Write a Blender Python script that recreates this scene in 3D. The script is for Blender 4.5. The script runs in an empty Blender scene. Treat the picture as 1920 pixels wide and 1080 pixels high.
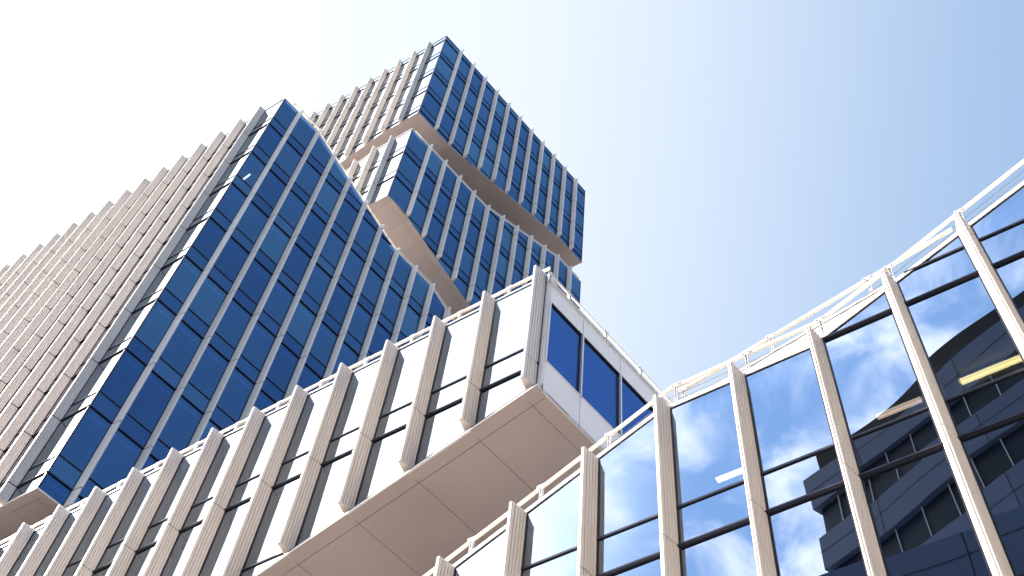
import bpy, math, random
from mathutils import Vector, Matrix
random.seed(7)
R = math.radians
scene = bpy.context.scene
C = scene.collection
# ------------------------------------------------------------------ frame of the place
EYE = 1.6
AZA, AZB = R(-50.504), R(47.587)
dA = Vector((math.sin(AZA), math.cos(AZA), 0)); dB = Vector((math.sin(AZB), math.cos(AZB), 0))
nA = Vector((math.sin(AZA + math.pi/2), math.cos(AZA + math.pi/2), 0))     # into the building
wA = -nA                                                                   # outward from the A fronts
wB = Vector((math.sin(AZB + math.pi/2), math.cos(AZB + math.pi/2), 0))     # outward from the B fronts
UP = Vector((0, 0, 1))
D = 11.85
F_PX = 2121.45; EL = R(57.663); ROLL = R(8.2927)
fwd = Vector((0, math.cos(EL), math.sin(EL))); r0 = Vector((1, 0, 0)); u0 = r0.cross(fwd)
cr, sr = math.cos(ROLL), math.sin(ROLL)
cam_r = cr*r0 + sr*u0; cam_u = -sr*r0 + cr*u0
cam = bpy.data.cameras.new('camera'); cam.lens = 36*F_PX/1920; cam.sensor_width = 36; cam.clip_end = 3000; cam.clip_start = 0.1
co = bpy.data.objects.new('camera', cam); C.objects.link(co)
co.matrix_world = Matrix.Translation((0, 0, EYE)) @ Matrix((cam_r, cam_u, -fwd)).transposed().to_4x4()
scene.camera = co
def project(p):
    v = p - Vector((0, 0, EYE)); z = v.dot(fwd)
    if z < 0.1: return None
    return 960 + F_PX*v.dot(cam_r)/z, 540 - F_PX*v.dot(cam_u)/z
def poly_area(pts):
    q = [project(p) for p in pts]
    if any(k is None for k in q): return 0
    if max(k[0] for k in q) < 0 or min(k[0] for k in q) > 1920 or max(k[1] for k in q) < 0 or min(k[1] for k in q) > 1080: return 0
    return abs(sum(q[i][0]*q[(i+1) % len(q)][1] - q[(i+1) % len(q)][0]*q[i][1] for i in range(len(q))))/2

# ------------------------------------------------------------------ materials
def mat(name): 
    m = bpy.data.materials.new(name); m.use_nodes = True
    return m, m.node_tree, m.node_tree.nodes, m.node_tree.links
def solid(name, col, rough=.5, metal=0., noise=.06, nscale=3., streak=False, bump=0.):
    m, t, N, L = mat(name); b = N['Principled BSDF']
    b.inputs['Roughness'].default_value = rough; b.inputs['Metallic'].default_value = metal
    tc = N.new('ShaderNodeTexCoord'); mp = N.new('ShaderNodeMapping')
    mp.inputs['Scale'].default_value = (nscale, nscale, nscale*(.12 if streak else 1))
    nz = N.new('ShaderNodeTexNoise'); nz.inputs['Scale'].default_value = 1; nz.inputs['Detail'].default_value = 5
    L.new(tc.outputs['Object'], mp.inputs['Vector']); L.new(mp.outputs['Vector'], nz.inputs['Vector'])
    mr = N.new('ShaderNodeMapRange'); mr.inputs['From Min'].default_value = .25; mr.inputs['From Max'].default_value = .75
    mr.inputs['To Min'].default_value = 1-noise; mr.inputs['To Max'].default_value = 1+noise
    L.new(nz.outputs['Fac'], mr.inputs['Value'])
    hs = N.new('ShaderNodeHueSaturation'); hs.inputs['Color'].default_value = (*col, 1)
    L.new(mr.outputs['Result'], hs.inputs['Value']); L.new(hs.outputs['Color'], b.inputs['Base Color'])
    rr = N.new('ShaderNodeMapRange'); rr.inputs['To Min'].default_value = rough-.08; rr.inputs['To Max'].default_value = rough+.08
    L.new(nz.outputs['Fac'], rr.inputs['Value']); L.new(rr.outputs['Result'], b.inputs['Roughness'])
    if bump:
        bp = N.new('ShaderNodeBump'); bp.inputs['Strength'].default_value = bump; L.new(nz.outputs['Fac'], bp.inputs['Height']); L.new(bp.outputs['Normal'], b.inputs['Normal'])
    return m
def glass(name, refl, tint, rcol=(1, 1, 1), wav=.0015):
    m, t, N, L = mat(name); N.remove(N['Principled BSDF']); out = N['Material Output']
    tr = N.new('ShaderNodeBsdfTransparent'); tr.inputs['Color'].default_value = (*tint, 1)
    gl = N.new('ShaderNodeBsdfGlossy'); gl.inputs['Color'].default_value = (*rcol, 1); gl.inputs['Roughness'].default_value = .0
    lw = N.new('ShaderNodeLayerWeight'); lw.inputs['Blend'].default_value = .35
    mr = N.new('ShaderNodeMapRange'); mr.inputs['To Min'].default_value = refl; mr.inputs['To Max'].default_value = .75
    L.new(lw.outputs['Fresnel'], mr.inputs['Value'])
    # every pane is a touch bowed: a slow ripple in the mirror
    tc = N.new('ShaderNodeTexCoord'); nz = N.new('ShaderNodeTexNoise'); nz.inputs['Scale'].default_value = .45; nz.inputs['Detail'].default_value = 0
    L.new(tc.outputs['Object'], nz.inputs['Vector'])
    bp = N.new('ShaderNodeBump'); bp.inputs['Strength'].default_value = 1; bp.inputs['Distance'].default_value = wav*4; L.new(nz.outputs['Fac'], bp.inputs['Height'])
    L.new(bp.outputs['Normal'], gl.inputs['Normal'])
    mx = N.new('ShaderNodeMixShader'); L.new(mr.outputs['Result'], mx.inputs['Fac']); L.new(tr.outputs[0], mx.inputs[1]); L.new(gl.outputs[0], mx.inputs[2])
    L.new(mx.outputs[0], out.inputs['Surface'])
    return m
def emis(name, col, s):
    m, t, N, L = mat(name); b = N['Principled BSDF']; b.inputs['Base Color'].default_value = (*col, 1)
    b.inputs['Emission Color'].default_value = (*col, 1); b.inputs['Emission Strength'].default_value = s
    return m
M = dict(
    fin=solid('anodised_fin', (.765, .70, .63), .48, .08, .09, 2.2, streak=True),
    soffit=solid('soffit_panel', (.47, .39, .365), .62, 0, .09, .45),
    trim=solid('white_trim', (.74, .73, .71), .4, 0, .04, 1.5),
    rail=solid('cream_rail', (.80, .72, .62), .42, 0, .05, 6),
    steel=solid('galvanised_bracket', (.72, .70, .67), .4, .3, .12, 12),
    wall=solid('pale_cladding', (.84, .80, .77), .5, .1, .03, .8),
    dark=solid('dark_frame', (.022, .022, .035), .35, .2, .1, 4),
    joint=solid('dark_joint', (.03, .028, .03), .8),
    soft_joint=solid('soffit_joint', (.11, .085, .08), .8),
    glassR=glass('clear_mirror_glass', .30, (.05, .075, .15), (.74, .87, 1), .0028),
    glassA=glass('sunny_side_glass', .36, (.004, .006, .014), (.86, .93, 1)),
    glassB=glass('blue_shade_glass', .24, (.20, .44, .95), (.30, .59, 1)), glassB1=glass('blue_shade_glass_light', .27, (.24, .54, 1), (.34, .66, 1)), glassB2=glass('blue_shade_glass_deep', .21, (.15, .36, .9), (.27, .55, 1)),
    blind=solid('blue_backed_spandrel', (.020, .030, .060), .05, 0, .1, .4),
    ceil=solid('ceiling_tile', (.75, .75, .73), .8, 0, .04, 1),
    carpet=solid('dark_carpet', (.045, .045, .05), .95),
    core=solid('interior_core', (.10, .10, .105), .9, 0, .2, .3),
    roof=solid('roof_gravel', (.42, .40, .37), .9, 0, .15, 2),
    paving=solid('street_paving', (.115, .11, .11), .85, 0, .15, .5),
    band=solid('office_band_panel', (.15, .185, .30), .5, .1, .06, .5),
    ribbon=solid('ribbon_glass', (.02, .025, .04), .35, 0, .2, .3),
    white=solid('white_mullion', (.8, .8, .8), .4),
    lampw=emis('lamp_tube', (1, .50, .25), 1.7),
    lampy=emis('warm_lamp_tube', (1, .60, .14), 7.0),
    lampd=emis('dim_lamp_tube', (1, .58, .25), 3.2),
    cable=solid('steel_cable', (.25, .24, .23), .4, .6),
)

# ------------------------------------------------------------------ mesh building
class MB:
    def __init__(s): s.v = []; s.f = []
    def poly(s, pts, flip=False):
        i = len(s.v); s.v += [tuple(p) for p in pts]; k = list(range(i, i+len(pts)))
        s.f.append(k[::-1] if flip else k)
    def hexa(s, P8):
        i = len(s.v); s.v += [tuple(p) for p in P8]
        for q in ((0, 3, 2, 1), (4, 5, 6, 7), (0, 1, 5, 4), (1, 2, 6, 5), (2, 3, 7, 6), (3, 0, 4, 7)): s.f.append([i+k for k in q])
    def box(s, o, ex, ey, ez, x, y, z):
        g = lambda a, b, c: o + ex*a + ey*b + ez*c
        s.hexa([g(x[0], y[0], z[0]), g(x[1], y[0], z[0]), g(x[1], y[1], z[0]), g(x[0], y[1], z[0]),
                g(x[0], y[0], z[1]), g(x[1], y[0], z[1]), g(x[1], y[1], z[1]), g(x[0], y[1], z[1])])
    def bar(s, a, b, side, up, w, h):
        side = side.normalized()*w/2; up = up.normalized()*h/2
        s.hexa([a-side-up, a+side-up, a+side+up, a-side+up, b-side-up, b+side-up, b+side+up, b-side+up])
    def prism(s, ring0, ring1, caps=True):
        i = len(s.v); n = len(ring0); s.v += [tuple(p) for p in ring0] + [tuple(p) for p in ring1]
        for k in range(n): s.f.append([i+k, i+(k+1) % n, i+n+(k+1) % n, i+n+k])
        if caps: s.f.append([i+k for k in range(n)][::-1]); s.f.append([i+n+k for k in range(n)])
    def tube(s, a, b, r, n=6):
        d = (b-a).normalized(); x = d.orthogonal().normalized(); y = d.cross(x)
        g = lambda p: [p + x*math.cos(2*math.pi*k/n)*r + y*math.sin(2*math.pi*k/n)*r for k in range(n)]
        s.prism(g(a), g(b))
    def build(s, name, m, parent=None):
        me = bpy.data.meshes.new(name)
        me.from_pydata(s.v, [], s.f); me.update()
        o = bpy.data.objects.new(name, me); C.objects.link(o)
        if m: me.materials.append(m)
        if parent: o.parent = parent
        return o
def smooth_out(o):
    import bmesh
    bm = bmesh.new(); bm.from_mesh(o.data); bmesh.ops.recalc_face_normals(bm, faces=bm.faces); bm.to_mesh(o.data); bm.free()
def thing(name, label, cat, group=None):
    o = bpy.data.objects.new(name, None); C.objects.link(o); o['label'] = label; o['category'] = cat
    if group: o['group'] = group
    return o
def tag(o, **k):
    for a, b in k.items(): o[a] = b
    return o
def pl(knots):
    """piecewise linear profile"""
    def f(u):
        if u <= knots[0][0]: 
            return knots[0][1]
        for (a, za), (b, zb) in zip(knots, knots[1:]):
            if u <= b: return za + (zb-za)*(u-a)/(b-a)
        return knots[-1][1]
    f.k = [k[0] for k in knots]
    return f

# ------------------------------------------------------------------ a front: origin o, along d, outward w
class Front:
    def __init__(s, o, d, w): s.o = o; s.d = d; s.w = w
    def P(s, u, z, out=0.): return Vector((s.o.x, s.o.y, 0)) + s.d*u + s.w*out + UP*(z+EYE)
def clip_cell(ua, ub, za, zb, bot, top):
    xs = {ua, ub}
    for f in (bot, top):
        for k in f.k:
            if ua < k < ub: xs.add(k)
    base = sorted(xs)
    for f in (bot, top):
        for lim in (za, zb):
            for a, b in zip(base, base[1:]):
                fa, fb = f(a)-lim, f(b)-lim
                if fa*fb < 0: xs.add(a + (b-a)*fa/(fa-fb))
    xs = sorted(xs)
    lo = [(x, max(za, bot(x))) for x in xs]; hi = [(x, min(zb, top(x))) for x in xs]
    ok = [h[1]-l[1] > -1e-6 for l, h in zip(lo, hi)]
    if not any(h[1]-l[1] > .03 for l, h in zip(lo, hi)): return None
    idx = [i for i, k in enumerate(ok) if k]
    i0, i1 = idx[0], idx[-1]
    pts = [lo[i] for i in range(i0, i1+1)] + [hi[i] for i in range(i1, i0-1, -1)]
    out = []
    for p in pts:
        if not out or abs(p[0]-out[-1][0])+abs(p[1]-out[-1][1]) > 1e-4: out.append(p)
    if abs(out[0][0]-out[-1][0])+abs(out[0][1]-out[-1][1]) < 1e-4: out.pop()
    return out if len(out) > 2 else None

FIN_OUT, FIN_H, NOSE = .385, .112, .030
def fin_profile(simple=False):
    """(along, out) closed outline: two fluted flanks that meet in a grooved nose"""
    def flank(sgn):
        a = (sgn*FIN_H, .0); b = (sgn*NOSE, FIN_OUT-.012)
        pts = []; n = 5
        dx, dy = b[0]-a[0], b[1]-a[1]; L = math.hypot(dx, dy); nx, ny = (dy/L*sgn, -dx/L*sgn)
        for k in range(n):
            t0 = k/n; t1 = (k+1)/n; g = .0075/L
            for t, h in ((t0+g, .004), (t0+(t1-t0)*.3, .011), (t0+(t1-t0)*.7, .011), (t1-g, .004)):
                pts.append((a[0]+dx*t+nx*h, a[1]+dy*t+ny*h))
            if k < n-1: pts.append((a[0]+dx*t1-nx*.016, a[1]+dy*t1-ny*.016))
        return pts
    left = flank(-1); right = flank(1)
    nose = [(-NOSE+.002, FIN_OUT), (-.008, FIN_OUT), (-.004, FIN_OUT-.016), (.004, FIN_OUT-.016), (.008, FIN_OUT), (NOSE-.002, FIN_OUT)]
    return [(-FIN_H, -.02)] + left + nose + right[::-1] + [(FIN_H, -.02)]
PROF = fin_profile()
def add_fin(fr, u, z0, z1, seams, parent, gap=.011):
    cuts = [z0] + [s for s in sorted(seams) if z0+.15 < s < z1-.1] + [z1]
    b = MB()
    for i, (a, c) in enumerate(zip(cuts, cuts[1:])):
        a2 = a + (gap if i else 0); c2 = c - (gap if i < len(cuts)-2 else 0)
        ring = lambda z: [fr.P(u+x, z, y) for x, y in PROF]
        b.prism(ring(a2), ring(c2))
    o = b.build('fin', M['fin'], parent); smooth_out(o)
    if len(cuts) > 2:
        k = MB(); sh = [(x*.82, y*.93) for x, y in PROF]
        k.prism([fr.P(u+x, z0+.05, y) for x, y in sh], [fr.P(u+x, z1-.05, y) for x, y in sh])
        q = k.build('fin_core', M['joint'], o); smooth_out(q)
    s = MB(); s.box(fr.P(u, 0), fr.d, fr.w, UP, (-FIN_H-.035, FIN_H+.035), (-.08, .018), (z0, z1-.06))
    s.build('vertical_frame', M['dark'], o)

def add_front(th, fr, u0, u1, bot, top, lows, fins, gm, store, weight=1., sp=.885, fin_top=.0, fin_clip=None, under=None, caps=True):
    """panes, spandrels, mullions and fins of one front"""
    for c in fins:
        if fin_clip and not (fin_clip[0] <= c <= fin_clip[1]): continue
        zb = max(bot(c-FIN_H), bot(c+FIN_H)); zt = top(c)+fin_top
        add_fin(fr, c, zb+.0, zt, lows, th, .013 if gm == 'glassR' else .028)
    edges = [u0] + [c for c in sorted(fins) if u0+.3 < c < u1-.3] + [u1]
    zmin = min(bot(x) for x in [u0, u1]+bot.k if u0 <= x <= u1); zmax = max(top(x) for x in [u0, u1]+top.k if u0 <= x <= u1)
    lv = [-99] + sorted(lows) + [999]
    for a, b in zip(edges, edges[1:]):
        for z0, z1 in zip(lv, lv[1:]):
            for kind, za, zb in (('spandrel_panel', z0, z0+sp), ('window', z0+sp, z1)):
                if z0 == -99 and kind == 'spandrel_panel': continue
                za, zb = max(za, zmin), min(zb, zmax)
                if zb-za < .03: continue
                p = clip_cell(a+.02, b-.02, za, zb, bot, top)
                if not p: continue
                pts = [fr.P(x, z, 0) for x, z in p]
                # the pane sits a hair out of true, as panes do
                ar = poly_area(pts)*weight
                tx, tz = random.gauss(0, .0016), random.gauss(0, .0016)
                cx = sum(q[0] for q in p)/len(p); cz = sum(q[1] for q in p)/len(p)
                pts = [fr.P(x, z, (x-cx)*tx + (z-cz)*tz) for x, z in p]
                if fr.d.cross(UP).dot(fr.w) < 0: pts = pts[::-1]
                store.append((ar, kind, pts, gm if gm != 'glassB' else random.choice(['glassB', 'glassB', 'glassB', 'glassB2', 'glassB2', 'glassB1']), [fr.P(x, z, -.07) for x, z in p], fr))
    # mullions, one object per line
    for z in lows:
        for dz, h, out in ((0, .075 if gm == 'glassR' else .055, .045), (sp, .045 if gm == 'glassR' else .034, .03)):
            if not (zmin < z+dz < zmax): continue
            segs = []; xs = sorted({u0, u1, *[k for k in bot.k+top.k if u0 < k < u1]})
            N = 160; run = None
            for i in range(N+1):
                x = u0+(u1-u0)*i/N; ok = bot(x)-.02 < z+dz < top(x)+.02
                if ok and run is None: run = x
                if (not ok or i == N) and run is not None: segs.append((run, x)); run = None
            if not segs: continue
            b = MB()
            for a, c in segs:
                if c-a < .2: continue
                b.box(fr.P(0, z+dz), fr.d, fr.w, UP, (a, c), (-.06, out), (-h/2, h/2))
                if not dz: b.box(fr.P(0, z+dz), fr.d, fr.w, UP, (a, c), (out, out+.012), (-.012, .012))
            if b.v: b.build('mullion', M['dark'], th)
def edge_strip(fr, f, u0, u1, dz0, dz1, out0, out1):
    """a band that follows a sloping edge"""
    b = MB(); xs = sorted({u0, u1, *[k for k in f.k if u0 < k < u1]})
    for a, c in zip(xs, xs[1:]):
        g = lambda x, dz, o: fr.P(x, f(x)+dz, o)
        b.hexa([g(a, dz0, out0), g(c, dz0, out0), g(c, dz0, out1), g(a, dz0, out1), g(a, dz1, out0), g(c, dz1, out0), g(c, dz1, out1), g(a, dz1, out1)])
    return b
def flush_store(th, store):
    for kind in ('window', 'spandrel_panel'):
        L = sorted([s for s in store if s[1] == kind], key=lambda s: -s[0])
        rest = MB(); restb = MB(); gms = []
        for i, (ar, k, pts, g, back, fr) in enumerate(L):
            if i < 100 and ar > 12:
                b = MB(); b.poly(pts); o = b.build(kind, M[g], th)
                if kind == 'spandrel_panel':
                    q = MB(); q.poly(back); q.build('backing', M['blind'], o)
            else:
                rest.poly(pts); gms.append(g)
                if kind == 'spandrel_panel': restb.poly(back)
        if rest.v:
            o = tag(rest.build(kind, None, th), kind='stuff'); names = sorted(set(gms))
            for n_ in names: o.data.materials.append(M[n_])
            for i, n_ in enumerate(gms): o.data.polygons[i].material_index = names.index(n_)
            if restb.v: restb.build('backing', M['blind'], o)

def soffit(name, th, org, acuts, bcuts, zf, m=None):
    """flat-jointed panels under an overhang; org + a*dA + b*dB, z = zf(a, b)"""
    b = MB(); g = .006
    P = lambda a, c, dz=0: Vector((org.x, org.y, 0)) + dA*a + dB*c + UP*(zf(a, c)+EYE+dz)
    for a0, a1 in zip(acuts, acuts[1:]):
        for b0, b1 in zip(bcuts, bcuts[1:]):
            ga0 = 0 if a0 == acuts[0] else g; gb0 = 0 if b0 == bcuts[0] else g
            x0, x1, y0, y1 = a0+ga0, a1-g, b0+gb0, b1-g
            dz = random.uniform(-.004, .0)
            b.hexa([P(x0, y0, dz), P(x1, y0, dz), P(x1, y1, dz), P(x0, y1, dz), P(x0, y0, .03), P(x1, y0, .03), P(x1, y1, .03), P(x0, y1, .03)])
    o = b.build(name, m or M['soffit'], th); smooth_out(o)
    k = MB()
    for a0, a1 in zip(acuts, acuts[1:]):
        for b0, b1 in zip(bcuts, bcuts[1:]):
            k.hexa([P(a0, b0, .031), P(a1, b0, .031), P(a1, b1, .031), P(a0, b1, .031), P(a0, b0, .1), P(a1, b0, .1), P(a1, b1, .1), P(a0, b1, .1)])
    k.build('soffit_backing', M['soft_joint'], o)
    return o
def slab(th, name, m, org, a, b, z0, z1, parent=None):
    """a horizontal plate over a parallelogram"""
    P = lambda x, y, z: Vector((org.x, org.y, 0)) + dA*x + dB*y + UP*(z+EYE)
    s = MB(); s.hexa([P(a[0], b[0], z0), P(a[1], b[0], z0), P(a[1], b[1], z0), P(a[0], b[1], z0), P(a[0], b[0], z1), P(a[1], b[0], z1), P(a[1], b[1], z1), P(a[0], b[1], z1)])
    o = s.build(name, m, parent or th); smooth_out(o)
    if name == 'floor_slab':
        k = MB(); k.poly([P(a[0], b[0], z1+.004), P(a[1], b[0], z1+.004), P(a[1], b[1], z1+.004), P(a[0], b[1], z1+.004)]); k.build('carpet', M['carpet'], o)
    return o
def sheet(th, name, m, org, acuts, bcuts, zf):
    s = MB(); P = lambda x, y, dz: Vector((org.x, org.y, 0)) + dA*x + dB*y + UP*(zf(x, y)+EYE+dz)
    for a0, a1 in zip(acuts, acuts[1:]):
        for b0, b1 in zip(bcuts, bcuts[1:]):
            s.hexa([P(a0, b0, -.2), P(a1, b0, -.2), P(a1, b1, -.2), P(a0, b1, -.2), P(a0, b0, 0), P(a1, b0, 0), P(a1, b1, 0), P(a0, b1, 0)])
    o = s.build(name, m, th); smooth_out(o); return o
def railing(th, fr, line, posts, out, h=.0, size=(.055, .085), post_h=.42, cable=None):
    """line: [(u, z)...] of the rail's centre; posts: list of u"""
    f = pl(line); b = MB()
    for (a, za), (c, zc) in zip(line, line[1:]):
        b.bar(fr.P(a, za, out), fr.P(c, zc, out), fr.w, UP, size[0], size[1])
    o = b.build('railing', M['rail'], th)
    for u in posts:
        z = f(u); p = MB()
        for s in (-.022, .022):
            p.box(fr.P(u+s, z, out), fr.d, fr.w, UP, (-.005, .005), (-.045, .03), (-post_h, .035))
        p.box(fr.P(u, z, out), fr.d, fr.w, UP, (-.018, .018), (-.02, .01), (-post_h, -.02))
        p.box(fr.P(u, z, out), fr.d, fr.w, UP, (-.09, .09), (.028, .036), (-.055, .05))
        nf = len(p.f); k = p
        for dx in (-.06, .06): k.box(fr.P(u+dx, z, out), fr.d, fr.w, UP, (-.011, .011), (.036, .046), (-.018, .006))
        for dz in (-.14, -.26): k.box(fr.P(u, z+dz, out), fr.d, fr.w, UP, (-.008, .008), (.01, .034), (-.01, .01))
        q = p.build('railing_post', M['steel'], o); q.data.materials.append(M['cable'])
        for i in range(nf, len(q.data.polygons)): q.data.polygons[i].material_index = 1
    if cable:
        for dz in cable:
            k = MB()
            for (a, za), (c, zc) in zip(line, line[1:]): k.tube(fr.P(a, za+dz, out-.02), fr.P(c, zc+dz, out-.02), .006)
            k.build('cable', M['cable'], o)
    return o

uM, uL = 28.56, 8.56
OA = nA*D                                       # foot of the street front
frontA = Front(OA, dA, wA)
lat = lambda k: .0 + 8.83 + 1.5215*k             # the 1.52 m module of the street front

# ================================================================== tall slab tower on the left (M)
tm = thing('office_tower', 'broad tower on the left, deep blue glass front beside a wall of crowded beige fins', 'tower')
OM = nA*D + dA*uM
fMA = Front(OM, dA, wA); fMB = Front(OM, dB, wB)
topMB = pl([(0, 59.72), (2.61, 59.72), (10.0, 56.1), (13.1, 56.1), (19.5, 52.9)]); botM = pl([(0, 26.77), (40, 26.77)])
topMA = pl([(0, 59.82), (40, 59.82)])
lowM = [27.56+3.588*k for k in range(9)]
store = []
add_front(tm, fMA, 0, 30, botM, topMA, lowM, [30.14-uM+1.5215*k for k in range(19)], 'glassA', store, .3)
add_front(tm, fMB, 0, 19.5, botM, topMB, lowM, [1.16+1.503*k for k in range(13)], 'glassB', store, sp=.90)
flush_store(tm, store)
edge_strip(fMB, topMB, 0, 19.5, -.01, .09, -.1, .04).build('roof_trim', M['trim'], tm)
edge_strip(fMA, topMA, 0, 30, -.05, .0, -.1, .03).build('roof_trim', M['dark'], tm)
edge_strip(fMB, botM, 0, 19.5, -.05, .0, -.1, .035).build('base_trim', M['trim'], tm)
edge_strip(fMA, botM, 0, 30, -.05, .0, -.1, .035).build('base_trim', M['trim'], tm)
c = MB(); c.box(fMB.P(0, 0), dB, dA, UP, (-.03, .03), (-.03, .03), (26.75, 59.75)); c.build('corner_post', M['dark'], tm)
sheet(tm, 'roof', M['roof'], OM, [0.05, 29.9], [.05, 2.61, 10, 13.1, 19.4], lambda a, b: topMB(b)-.06)
soffit('soffit', tm, OM, [0, .40, 1.53, 3.05, 4.57, 6.09, 9.1, 12.2, 30], [0, .35, 3.3, 6.3, 9.3, 12.3, 19.5], lambda a, b: 26.72)
for z in lowM:
    bm = 19.3
    for q in (13.1, 12.0, 11, 10.0, 9, 8, 7, 6, 5, 4, 3):
        if z+.25 > topMB(bm): bm = q
    slab(tm, 'floor_slab', M['ceil'], OM, (.25, 29.7), (.25, bm), z-.18, z+.35)
slab(tm, 'core_wall', M['core'], OM, (7, 26), (6.5, 17.5), 0-EYE, 50.0)

# rooftop railing of the tower
railing(tm, fMB, [(.6, 60.22), (3.0, 60.22)], [.65, 1.8, 2.9], -.02, post_h=.45)
railing(tm, fMB, [(2.6, 60.05), (10.0, 56.45), (13.1, 56.45), (19.3, 53.3)], [3.3+1.5*k for k in range(10)], -.02, post_h=.3, size=(.06, .06))

# ================================================================== tower of stacked blocks (T over U)
OT = Vector((-8.3105, 33.1234, 0))
tt = thing('office_tower', 'tallest tower of two stacked blue glass blocks shifted apart, highest building in the centre', 'tower')
fTA = Front(OT, dA, wA); fTB = Front(OT, dB, wB); LT, WT = 20.0, 18.19
topT = pl([(0, 89.26), (30, 89.26)])
botTB = pl([(0, 73.4), (3.27, 73.4), (15.4, 76.88), (18.2, 76.88)]); botTA = pl([(0, 73.4), (3.3, 73.4), (20, 67.6)])
lowT = [73.98+3.6*k for k in range(-2, 5)]
finB = [1.71+1.5015*k for k in range(11)]; finA = [1.53+1.5215*k for k in range(12)]
store = []
add_front(tt, fTB, 0, WT, botTB, topT, lowT, finB, 'glassB', store)
add_front(tt, fTA, 0, LT, botTA, topT, lowT, finA, 'glassA', store, .4)
topUB = pl([(0, 70.52), (7.59, 70.52), (15.7, 74.0), (18.2, 74.0)]); topUA = pl([(0, 70.57), (3.0, 70.57), (20, 64.4)])
botUB = pl([(0, 60.73), (1.3, 60.7), (18.2, 53.8)]); botUA = pl([(0, 60.73), (20, 60.73)])
lowU = [63.44+3.6*k for k in range(-3, 4)]
add_front(tt, fTB, 0, WT, botUB, topUB, lowU, finB, 'glassB', store)
add_front(tt, fTA, 0, LT, botUA, topUA, lowU, finA, 'glassA', store, .4)
flush_store(tt, store)
for fr, f, u1 in ((fTB, botTB, WT), (fTA, botTA, LT), (fTB, botUB, WT), (fTA, botUA, LT)):
    edge_strip(fr, f, 0, u1, -.06, .0, -.1, .03).build('base_trim', M['soffit'], tt)
for fr, f, u1 in ((fTB, topT, WT), (fTA, topT, LT)):
    edge_strip(fr, f, 0, u1, -.05, .0, -.1, .03).build('roof_trim', M['dark'], tt)
for fr, f, u1 in ((fTB, topUB, WT), (fTA, topUA, LT)):
    edge_strip(fr, f, 0, u1, -.02, .08, -.1, .04).build('roof_trim', M['trim'], tt)
for za, zb in ((73.38, 89.25), (60.7, 70.5)):
    c = MB(); c.box(fTB.P(0, 0), dB, dA, UP, (-.035, .035), (-.035, .035), (za, zb)); c.build('corner_post', M['dark'], tt)
c = MB(); c.box(fTB.P(WT, 0), dB, dA, UP, (-.03, .03), (-.03, .03), (76.85, 89.25)); c.box(fTB.P(WT, 0), dB, dA, UP, (-.03, .03), (-.03, .03), (53.85, 73.98)); c.build('corner_post', M['dark'], tt)
# end walls beyond the right hand corner
fTE = Front(OT + dB*WT, dA, -wA)
for zt, zb in ((topT, 76.88), (pl([(0, 74.0), (20, 74.0)]), 53.8)):
    st = []; add_front(tt, fTE, 0.02, 19.9, pl([(0, zb), (20, zb)]), zt, lowT if zb > 60 else lowU, [], 'glassA', st, 0.); flush_store(tt, st)
ac = [0, .38, 3.3, 6.3, 9.3, 12.3, 15.3, 20]
soffit('soffit', tt, OT, ac, [0, .40, 1.75, 3.27, 4.79, 6.29, 7.82, 9.32, 10.83, 12.32, 13.83, 15.4, 17.8, 18.19], lambda a, b: botTB(b)+botTA(a)-73.4-.05)
soffit('soffit', tt, OT, ac, [0, .42, 1.9, 3.43, 4.9, 6.36, 7.9, 9.4, 10.9, 12.4, 13.9, 15.4, 18.19], lambda a, b: botUB(b)-.05)
sheet(tt, 'roof', M['roof'], OT, [.05, 19.9], [.05, 18.1], lambda a, b: 89.15)
sheet(tt, 'roof', M['roof'], OT, [.05, 3, 19.9], [.05, 7.59, 15.7, 18.1], lambda a, b: topUB(b)+topUA(a)-70.57-.08)
for z in lowT:
    lim = [x for x in (18.0, 17, 16, 15, 14, 13, 12, 11, 10, 9, 8, 7, 6, 5, 4, 3) if z-.3 > botTB(x)+.05]
    if z-.2 > 73.4: slab(tt, 'floor_slab', M['ceil'], OT, (.25, 19.7), (.25, lim[0] if lim else 3), z-.18, z+.35)
for z in lowU:
    if not 53.8 < z < 74: continue
    b0 = .25; b1 = 18.0
    while botUB(b0)+.3 > z and b0 < 17: b0 += .5
    a1 = 19.7
    if z > 70: b0 = 12.0
    elif z > 66: a1 = 9.
    slab(tt, 'floor_slab', M['ceil'], OT, (.25, a1), (b0, b1), z-.18, z+.35)
slab(tt, 'core_wall', M['core'], OT, (6.5, 15), (6.5, 14), 0-EYE, 88.0)
railing(tt, fTB, [(.3, 70.82), (7.59, 70.82), (15.7, 74.30), (18.0, 74.30)], [1.0+1.5*k for k in range(12)], -.02, post_h=.24, size=(.05, .07))

# ================================================================== cantilevered block (L)
tl = thing('office_building', 'low office block jutting out over the street front, white panelled end wall and sloping underside', 'building')
OL = nA*D + dA*uL
fLA = Front(OL, dA, wA); fLE = Front(OL, dB, wB); LL = 34.0
topL = pl([(0, 23.93), (40, 23.93)]); botL = pl([(0, 19.45), (9.6, 16.29), (40, 16.29)])
lowL = [20.24, 16.64]
finL = [.27+1.5215*k for k in range(22)]
store = []
add_front(tl, fLA, .12, LL, botL, topL, lowL, finL, 'glassR', store, sp=.885, fin_top=.12)
flush_store(tl, store)
edge_strip(fLA, topL, .0, LL, .0, .012, -.12, .012).build('roof_trim', M['dark'], tl)
edge_strip(fLA, topL, .0, LL, .014, .048, -.12, .03).build('roof_trim', M['trim'], tl)
edge_strip(fLA, topL, .0, LL, .058, .09, -.14, .02).build('roof_trim', M['trim'], tl)
edge_strip(fLA, botL, .0, LL, -.235, -.19, -.1, .165).build('base_trim', M['trim'], tl)
edge_strip(fLA, botL, .0, LL, -.19, .0, -.1, .01).build('base_trim', M['dark'], tl)
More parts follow.
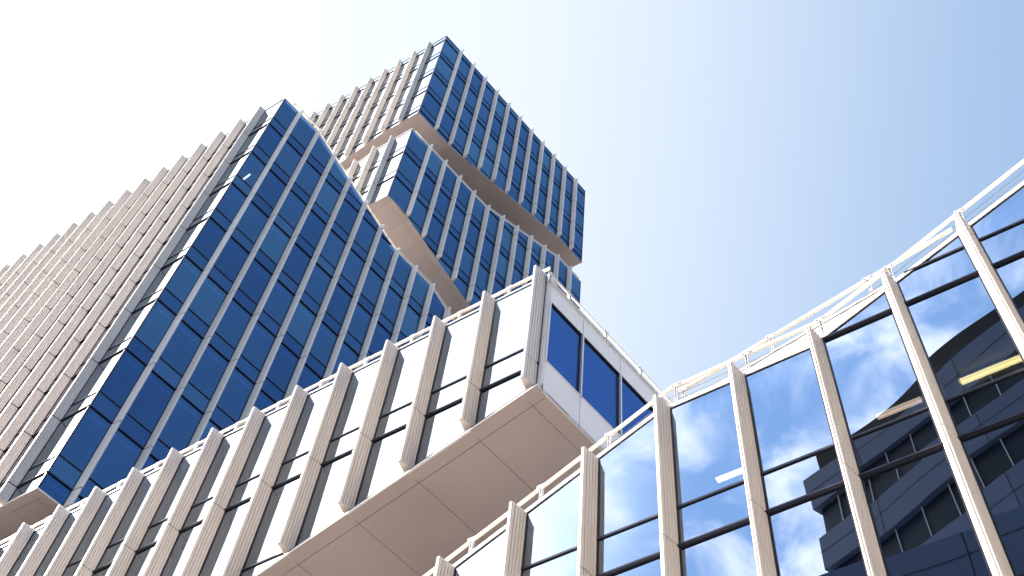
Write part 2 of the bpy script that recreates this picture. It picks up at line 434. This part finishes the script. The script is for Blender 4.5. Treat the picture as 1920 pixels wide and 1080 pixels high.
def zL(a, b): return botL(a)-.036 - (.10*(1-min(a, .36)/.36) if a < .36 else 0)
soffit('soffit', tl, OL, [0, .36, 1.65, 3.17, 4.68, 6.21, 7.73, 9.26, 12.3, 18, 34], [-.16, .20, 5.8, 9.0], lambda a, b: botL(a)-.24)
# end wall
LE = 9.5
ZT, ZB = 23.50, 19.19; wt, wb = 22.75, 20.32
cols = [0.03, 1.27, 2.75, 4.23, 5.71, 7.19, LE]
for i, (a, b) in enumerate(zip(cols, cols[1:])):
    for z0, z1, c0, c1 in ((wt+.02, ZT-.05, wt+.02, ZT), (ZB+.01, wb-.03, ZB, wb-.028)):
        g = .009; pnl = MB(); pnl.box(fLE.P(0, 0), fLE.d, fLE.w, UP, (a+g, b-g), (-.10, .0), (z0, z1)); pn = pnl.build('cladding_panel', M['wall'], tl)
        bk = MB(); bk.box(fLE.P(0, 0), fLE.d, fLE.w, UP, (a, b), (-.16, -.102), (c0, c1)); bk.build('joint_backing', M['joint'], pn)
for i, (a, b) in enumerate(zip(cols, cols[1:])):
    w = MB(); w.poly(flip=fLE.d.cross(UP).dot(fLE.w) < 0, pts=[fLE.P(a+.03, wb, -.05), fLE.P(b-.03, wb, -.05), fLE.P(b-.03, wt, -.05), fLE.P(a+.03, wt, -.05)])
    wo = w.build('window', M['glassB'], tl)
    w = MB(); w.poly([fLE.P(a+.03, wb, -.12), fLE.P(b-.03, wb, -.12), fLE.P(b-.03, wt, -.12), fLE.P(a+.03, wt, -.12)]); w.build('blind', solid('blue_blind', (.06, .15, .38), .7, 0, .03, 8), wo) if i == 0 else w.build('blind', bpy.data.materials['blue_blind'], wo)
    w = MB(); w.box(fLE.P(0, 0), fLE.d, fLE.w, UP, (a-.022, a+.022), (-.1, .03), (wb, wt+.0)); w.box(fLE.P(0, 0), fLE.d, fLE.w, UP, (a+.022, b-.022), (-.1, .02), (wb-.03, wb+.012))
    w.build('window_frame', M['trim'], wo)
    w = MB(); w.box(fLE.P(0, 0), fLE.d, fLE.w, UP, (a+.022, b-.022), (-.1, -.01), (wt-.01, wt+.018)); w.box(fLE.P(0, 0), fLE.d, fLE.w, UP, (b-.042, b-.022), (-.1, -.03), (wb+.02, wt-.02)); w.build('window_seal', M['dark'], wo)
cap = MB(); cap.box(fLE.P(0, 0), fLE.d, fLE.w, UP, (0, LE), (-.2, .03), (ZT-.045, ZT-.01)); cap.build('roof_trim', M['trim'], tl)
cap = MB(); cap.box(fLE.P(0, 0), fLE.d, fLE.w, UP, (0, LE), (-.2, .01), (ZT-.01, ZT+.02)); cap.build('roof_trim', M['dark'], tl)
cap = MB(); cap.box(fLE.P(0, 0), fLE.d, fLE.w, UP, (0, LE), (-.24, .045), (ZT+.02, ZT+.07)); cap.build('roof_trim', M['trim'], tl)
# corner cladding between the last fin and the end wall
cc = MB(); cc.box(fLA.P(0, 0), fLA.d, fLA.w, UP, (.0, .155), (-.10, .012), (19.24, 21.2)); cc.box(fLA.P(0, 0), fLA.d, fLA.w, UP, (.0, .155), (-.10, .012), (21.215, 23.93)); cc.build('corner_cladding', M['fin'], tl)
rl = pl([(0, 23.6), (LE, 23.6)])
sheet(tl, 'roof', M['roof'], OL, [.2, 33.9], [.2, 9.4], lambda a, b: 23.5)
for z, a1, b0 in ((20.24, 33.9, .25), (23.55, 33.9, .25)):
    slab(tl, 'floor_slab', M['ceil'], OL, (.25, a1), (b0, 9.3), z-.18 if z < 22 else z-.2, z+.1 if z < 22 else z-.02)
slab(tl, 'floor_slab', M['ceil'], OL, (9.0, 33.9), (.25, 9.3), 16.5, 16.8)
slab(tl, 'core_wall', M['core'], OL, (1.0, 33), (6.2, 9.2), 0-EYE, 23.3)
railing(tl, fLA, [(.1, 24.38), (LL, 24.38)], [1.32+.0+1.5215*k for k in range(21)], -.04, post_h=.36)
railing(tl, fLE, [(-.1, 23.90), (LE, 23.90)], [.72+1.45*k for k in range(6)] + [-.06], -.02, post_h=.32, size=(.05, .06))

# ================================================================== lower wing on the right (R)
tr = thing('office_building', 'low glass wing on the right with folded stepping roofline, cloud reflections and widely spaced fins', 'building')
OR_ = nA*D
fRA = Front(OR_, dA, wA); UR0, UR1 = -12.0, 17.0
topR = pl([(-12, 23.4), (2.75, 16.72), (5.85, 16.72), (17.0, 11.75)])
botR = pl([(-12, -EYE), (17, -EYE)])
lowR = [13.18+3.6*k for k in (-3, -2, -1, 0, 1, 2)]
finR = [2.68+1.517*k for k in range(-9, 10)]
store = []
add_front(tr, fRA, UR0, UR1, botR, topR, lowR, finR, 'glassR', store, sp=.89, fin_top=.07)
flush_store(tr, store)
edge_strip(fRA, topR, UR0, UR1, -.02, .0, -.12, .012).build('roof_trim', M['dark'], tr)
edge_strip(fRA, topR, UR0, UR1, .002, .045, -.12, .028).build('roof_trim', M['trim'], tr)
edge_strip(fRA, topR, UR0, UR1, .047, .06, -.12, .012).build('roof_trim', M['joint'], tr)
edge_strip(fRA, topR, UR0, UR1, .062, .105, -.14, .025).build('roof_trim', M['trim'], tr)
# white parapet facet rising behind the level stretch
par = MB(); k = 1.02
q = [(5.0, 16.80), (3.47, 17.12), (2.4, 17.36), (1.25, 17.60), (1.25, 16.9), (5.0, 16.6)]
fr_ = [fRA.P(x*k, z*k, -.237) for x, z in q]; bk_ = [fRA.P(x*k, z*k, -.37) for x, z in q]
par.prism(fr_, bk_); po = par.build('roof_parapet', M['trim'], tr); smooth_out(po)
for (x0, z0), (x1, z1), dz in (((5.0, 16.80), (1.25, 17.60), -.035),):
    g_ = MB(); g_.bar(fRA.P(x0*k, (z0+dz-.04)*k, -.236), fRA.P(x1*k, (z1+dz-.04)*k, -.236), fRA.w, UP, .012, .014); g_.build('joint_line', M['joint'], po)
sheet(tr, 'roof', M['roof'], OR_, [-11.9, 2.75, 5.85, 16.9], [.3, 9], lambda a, b: topR(a)-.1)
for z in lowR:
    a0, a1 = -11.8, 16.8
    while topR(a1) < z+.15 and a1 > a0: a1 -= .25
    if z > 16.5 and z < 17: a1 = min(a1, 2.3)
    slab(tr, 'floor_slab', M['ceil'], OR_, (a0, a1), (.3, 9.0), z-.30, z+.10)
slab(tr, 'core_wall', M['core'], OR_, (-11, 16), (6.0, 9.0), 0-EYE, 11.5)
slab(tr, 'core_wall', M['core'], OR_, (-11, 5), (6.0, 9.0), 11.5, 16.0)
rail_line = [(-6, 21.55), (-1.77, 19.47), (1.30, 17.98), (2.55, 17.42), (5.60, 17.36), (9.15, 15.72), (14, 13.55)]
railing(tr, fRA, rail_line, [-1.95, -.42, 1.08, 2.52, 4.0, 5.46, 6.90, 8.37, 9.86, 11.4, 12.9], -.03, post_h=.52, size=(.045, .075), cable=[-.24, -.40])
k2 = 1.042
railing(tr, Front(OR_ + nA*.5, dA, wA), [(-.18*k2, 18.36*k2), (1.51*k2, 17.98*k2), (5.37*k2, 17.11*k2)], [1.5*k2, 3.47*k2, 5.3*k2], 0, post_h=.5, size=(.05, .07))

# ================================================================== things behind the camera, seen in the glass
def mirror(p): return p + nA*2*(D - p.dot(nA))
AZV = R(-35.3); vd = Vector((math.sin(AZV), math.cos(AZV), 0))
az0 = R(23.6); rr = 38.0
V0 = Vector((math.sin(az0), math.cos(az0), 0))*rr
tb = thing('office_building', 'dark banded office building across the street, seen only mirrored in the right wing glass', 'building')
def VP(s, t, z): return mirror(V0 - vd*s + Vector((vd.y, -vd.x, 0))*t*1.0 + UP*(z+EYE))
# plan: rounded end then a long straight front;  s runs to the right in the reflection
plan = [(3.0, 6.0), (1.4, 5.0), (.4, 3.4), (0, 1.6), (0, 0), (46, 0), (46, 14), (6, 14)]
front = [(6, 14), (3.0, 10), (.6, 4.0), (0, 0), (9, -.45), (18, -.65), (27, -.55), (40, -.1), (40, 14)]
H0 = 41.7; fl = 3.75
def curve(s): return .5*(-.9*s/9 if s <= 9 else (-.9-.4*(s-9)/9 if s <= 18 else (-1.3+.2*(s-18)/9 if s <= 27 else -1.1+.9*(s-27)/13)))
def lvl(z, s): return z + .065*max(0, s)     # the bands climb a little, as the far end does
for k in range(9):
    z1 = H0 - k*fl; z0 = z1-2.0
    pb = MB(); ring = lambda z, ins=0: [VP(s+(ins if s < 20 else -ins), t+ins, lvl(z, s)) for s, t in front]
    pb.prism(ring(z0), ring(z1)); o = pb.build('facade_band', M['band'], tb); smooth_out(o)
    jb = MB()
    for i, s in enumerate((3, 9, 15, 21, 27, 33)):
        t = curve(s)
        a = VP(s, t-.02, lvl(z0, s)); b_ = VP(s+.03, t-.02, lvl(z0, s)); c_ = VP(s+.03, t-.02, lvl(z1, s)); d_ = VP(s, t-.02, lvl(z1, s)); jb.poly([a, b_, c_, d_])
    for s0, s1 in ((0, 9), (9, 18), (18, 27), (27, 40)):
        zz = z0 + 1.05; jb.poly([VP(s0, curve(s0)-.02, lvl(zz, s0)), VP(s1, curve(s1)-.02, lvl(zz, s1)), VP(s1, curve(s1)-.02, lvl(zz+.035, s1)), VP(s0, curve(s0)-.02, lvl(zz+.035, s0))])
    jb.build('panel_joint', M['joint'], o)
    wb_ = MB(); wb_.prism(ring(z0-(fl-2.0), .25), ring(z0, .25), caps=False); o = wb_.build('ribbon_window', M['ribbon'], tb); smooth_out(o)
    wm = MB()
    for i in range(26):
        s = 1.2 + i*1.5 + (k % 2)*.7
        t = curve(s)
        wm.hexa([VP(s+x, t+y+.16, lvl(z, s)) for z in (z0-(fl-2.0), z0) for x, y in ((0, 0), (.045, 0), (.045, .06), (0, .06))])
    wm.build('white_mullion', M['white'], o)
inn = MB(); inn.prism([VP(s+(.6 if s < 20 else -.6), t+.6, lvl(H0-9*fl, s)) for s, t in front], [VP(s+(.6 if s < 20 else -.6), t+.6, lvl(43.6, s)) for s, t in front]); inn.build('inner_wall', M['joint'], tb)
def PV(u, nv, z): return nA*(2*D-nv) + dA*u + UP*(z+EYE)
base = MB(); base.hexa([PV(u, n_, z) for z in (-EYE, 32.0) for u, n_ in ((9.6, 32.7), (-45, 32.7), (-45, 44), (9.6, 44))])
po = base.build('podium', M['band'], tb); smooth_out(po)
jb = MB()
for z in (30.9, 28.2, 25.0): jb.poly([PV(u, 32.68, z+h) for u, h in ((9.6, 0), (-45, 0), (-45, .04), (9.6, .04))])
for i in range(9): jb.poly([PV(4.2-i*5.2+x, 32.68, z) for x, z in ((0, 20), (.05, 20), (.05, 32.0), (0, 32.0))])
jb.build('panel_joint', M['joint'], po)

# ground
g = MB(); g.poly([Vector((-900, -900, 0)), Vector((900, -900, 0)), Vector((900, 900, 0)), Vector((-900, 900, 0))])
tag(g.build('ground', M['paving']), kind='structure')

# ================================================================== fluorescent lamps
def lamp(p, q, z, label, m, wide=.16):
    t = thing('ceiling_lamp', label, 'lamp', 'fluorescent lamps behind the glass')
    mid = (p+q)/2; t.location = (mid.x, mid.y, z+EYE); bpy.context.view_layer.update()
    d = (q-p).normalized(); s = Vector((-d.y, d.x, 0)); off = Vector((mid.x, mid.y, z+EYE)); l = (q-p).length/2
    b = MB(); b.box(Vector((0, 0, 0)), d, s, UP, (-l, l), (-wide/2, wide/2), (.0, .06)); b.build('lamp_housing', M['trim'], t)
    b = MB()
    for k in (-1, 1): b.box(Vector((0, 0, 0)), d, s, UP, (-l+.04, l-.04), (k*wide*.25-.025, k*wide*.25+.025), (-.035, -.001))
    b.build('lamp_tube', m, t)
def PR(u, n): return nA*n + dA*u
lamp(PR(.86, 13.54), PR(-.28, 13.54), 16.42, 'warm yellow ceiling lamp behind the rightmost panes of the lower wing', M['lampy'], .15)
lamp(PR(2.40, 13.52), PR(1.50, 13.52), 16.36, 'dim pale ceiling lamp behind the glass, second from the right in the lower wing', M['lampd'], .13)
lamp(PR(5.55, 13.5), PR(4.78, 13.5), 16.36, 'bright white ceiling lamp among cloud reflections in the lower wing', emis('bright_lamp_tube', (1, .66, .29), 8.5), .13)
def PM(a, b): return OM + dA*a + dB*b
names = ['pale ceiling lamp near the top corner of the blue tower front', 'upper left lamp of the slanting row of four in the blue tower', 'second lamp from the left of the slanting row in the blue tower', 'third lamp from the left of the slanting row in the blue tower, a short one', 'lowest right lamp of the slanting row of four in the blue tower', 'white ceiling lamp low down in the blue tower just above the jutting block']
for nm, (a, b, zc) in zip(names, [((.76, .90), (1.53, .97), 52.27), ((1.77, 7.0), (1.79, 7.53), 52.27), ((1.75, 8.6), (1.75, 9.07), 52.27), ((1.76, 9.46), (1.74, 9.73), 52.27), ((1.75, 10.19), (1.75, 10.62), 52.27), ((3.28, 3.87), (2.54, 3.79), 34.5)]):
    lamp(PM(*a), PM(*b), zc-.02, nm, M['lampw'], .10)

# ================================================================== light
SUN_AZ, SUN_EL = R(-68), R(38)
sd = Vector((math.sin(SUN_AZ)*math.cos(SUN_EL), math.cos(SUN_AZ)*math.cos(SUN_EL), math.sin(SUN_EL)))
sl = bpy.data.lights.new('sun', 'SUN'); sl.energy = 5.0; sl.angle = R(.5); sl.color = (1, .87, .73)
so = bpy.data.objects.new('sun', sl); C.objects.link(so); so.rotation_euler = (-sd).to_track_quat('-Z', 'Y').to_euler(); so.location = sd*200
w = bpy.data.worlds.new('World'); scene.world = w; w.use_nodes = True; N = w.node_tree.nodes; L = w.node_tree.links
bg = N['Background']; bg.inputs['Strength'].default_value = .10
sky = N.new('ShaderNodeTexSky'); sky.sky_type = 'NISHITA'; sky.sun_disc = False; sky.sun_elevation = SUN_EL; sky.sun_rotation = SUN_AZ
sky.air_density = 1.0; sky.dust_density = 2.8; sky.ozone_density = .7; sky.altitude = 0
tc = N.new('ShaderNodeTexCoord')
mp = N.new('ShaderNodeMapping'); mp.inputs['Scale'].default_value = (1, 1, 1.6)
L.new(tc.outputs['Generated'], mp.inputs['Vector'])
nz = N.new('ShaderNodeTexNoise'); nz.inputs['Scale'].default_value = 11; nz.inputs['Detail'].default_value = 9; nz.inputs['Roughness'].default_value = .56; nz.inputs['Distortion'].default_value = .4
L.new(mp.outputs['Vector'], nz.inputs['Vector'])
cr_ = N.new('ShaderNodeMapRange'); cr_.interpolation_type = 'SMOOTHSTEP'; cr_.inputs['From Min'].default_value = .40; cr_.inputs['From Max'].default_value = .74
L.new(nz.outputs['Fac'], cr_.inputs['Value'])
hd = N.new('ShaderNodeVectorMath'); hd.operation = 'DOT_PRODUCT'; L.new(tc.outputs['Generated'], hd.inputs[0]); hd.inputs[1].default_value = tuple(sd)
hm = N.new('ShaderNodeMapRange'); hm.interpolation_type = 'SMOOTHSTEP'; hm.inputs['From Min'].default_value = .30; hm.inputs['From Max'].default_value = .80; hm.inputs['To Max'].default_value = .85
hn = N.new('ShaderNodeMapRange'); hn.interpolation_type = 'SMOOTHSTEP'; hn.inputs['From Min'].default_value = .80; hn.inputs['From Max'].default_value = .985
L.new(hd.outputs['Value'], hn.inputs['Value'])
L.new(hd.outputs['Value'], hm.inputs['Value'])
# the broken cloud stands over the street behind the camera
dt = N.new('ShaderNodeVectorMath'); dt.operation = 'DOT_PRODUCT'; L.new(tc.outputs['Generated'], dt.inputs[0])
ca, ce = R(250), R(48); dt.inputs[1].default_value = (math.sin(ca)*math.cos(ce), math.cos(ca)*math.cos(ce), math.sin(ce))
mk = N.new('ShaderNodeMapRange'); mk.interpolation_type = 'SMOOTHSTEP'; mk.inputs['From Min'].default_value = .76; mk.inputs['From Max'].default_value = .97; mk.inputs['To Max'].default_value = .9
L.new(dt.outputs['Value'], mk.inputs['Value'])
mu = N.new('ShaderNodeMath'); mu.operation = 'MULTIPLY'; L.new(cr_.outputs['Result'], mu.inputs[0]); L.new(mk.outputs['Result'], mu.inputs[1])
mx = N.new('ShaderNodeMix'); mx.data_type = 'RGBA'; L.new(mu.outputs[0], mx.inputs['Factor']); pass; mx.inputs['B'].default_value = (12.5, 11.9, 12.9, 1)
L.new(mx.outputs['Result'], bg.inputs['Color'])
n2 = N.new('ShaderNodeTexNoise'); n2.inputs['Scale'].default_value = 1.6; n2.inputs['Detail'].default_value = 4; n2.inputs['Distortion'].default_value = 1.2
L.new(mp.outputs['Vector'], n2.inputs['Vector'])
h2 = N.new('ShaderNodeMapRange'); h2.interpolation_type = 'SMOOTHSTEP'; h2.inputs['From Min'].default_value = .40; h2.inputs['From Max'].default_value = .75; h2.inputs['To Min'].default_value = .44; h2.inputs['To Max'].default_value = .52
L.new(n2.outputs['Fac'], h2.inputs['Value'])
m2 = N.new('ShaderNodeMix'); m2.data_type = 'RGBA'; ha = N.new('ShaderNodeMapRange'); ha.interpolation_type = 'SMOOTHSTEP'; ha.inputs['From Min'].default_value = -.25; ha.inputs['From Max'].default_value = .32
hx = N.new('ShaderNodeMath'); hx.operation = 'MULTIPLY'; L.new(hd.outputs['Value'], ha.inputs['Value']); L.new(ha.outputs['Result'], hx.inputs[0]); L.new(h2.outputs['Result'], hx.inputs[1])
L.new(hx.outputs[0], m2.inputs['Factor']); L.new(sky.outputs['Color'], m2.inputs['A'])
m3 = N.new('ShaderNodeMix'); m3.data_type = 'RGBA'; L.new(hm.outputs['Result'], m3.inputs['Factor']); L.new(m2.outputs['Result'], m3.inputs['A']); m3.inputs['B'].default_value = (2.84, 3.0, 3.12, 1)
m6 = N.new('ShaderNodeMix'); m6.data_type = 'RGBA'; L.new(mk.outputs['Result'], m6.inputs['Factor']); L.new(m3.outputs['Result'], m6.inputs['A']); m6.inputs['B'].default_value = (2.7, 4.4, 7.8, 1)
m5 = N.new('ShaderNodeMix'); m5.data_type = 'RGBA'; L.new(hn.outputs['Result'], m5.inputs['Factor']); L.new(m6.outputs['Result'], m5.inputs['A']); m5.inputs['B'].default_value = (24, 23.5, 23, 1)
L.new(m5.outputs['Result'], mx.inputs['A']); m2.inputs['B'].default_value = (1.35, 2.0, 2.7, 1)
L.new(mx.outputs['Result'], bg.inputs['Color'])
scene.view_settings.view_transform = 'Standard'; scene.view_settings.look = 'None'; scene.view_settings.exposure = 1.8; scene.view_settings.gamma = 1
scene.render.engine = 'CYCLES'
scene.cycles.max_bounces = 10; scene.cycles.transparent_max_bounces = 12; scene.cycles.glossy_bounces = 5; scene.cycles.diffuse_bounces = 5
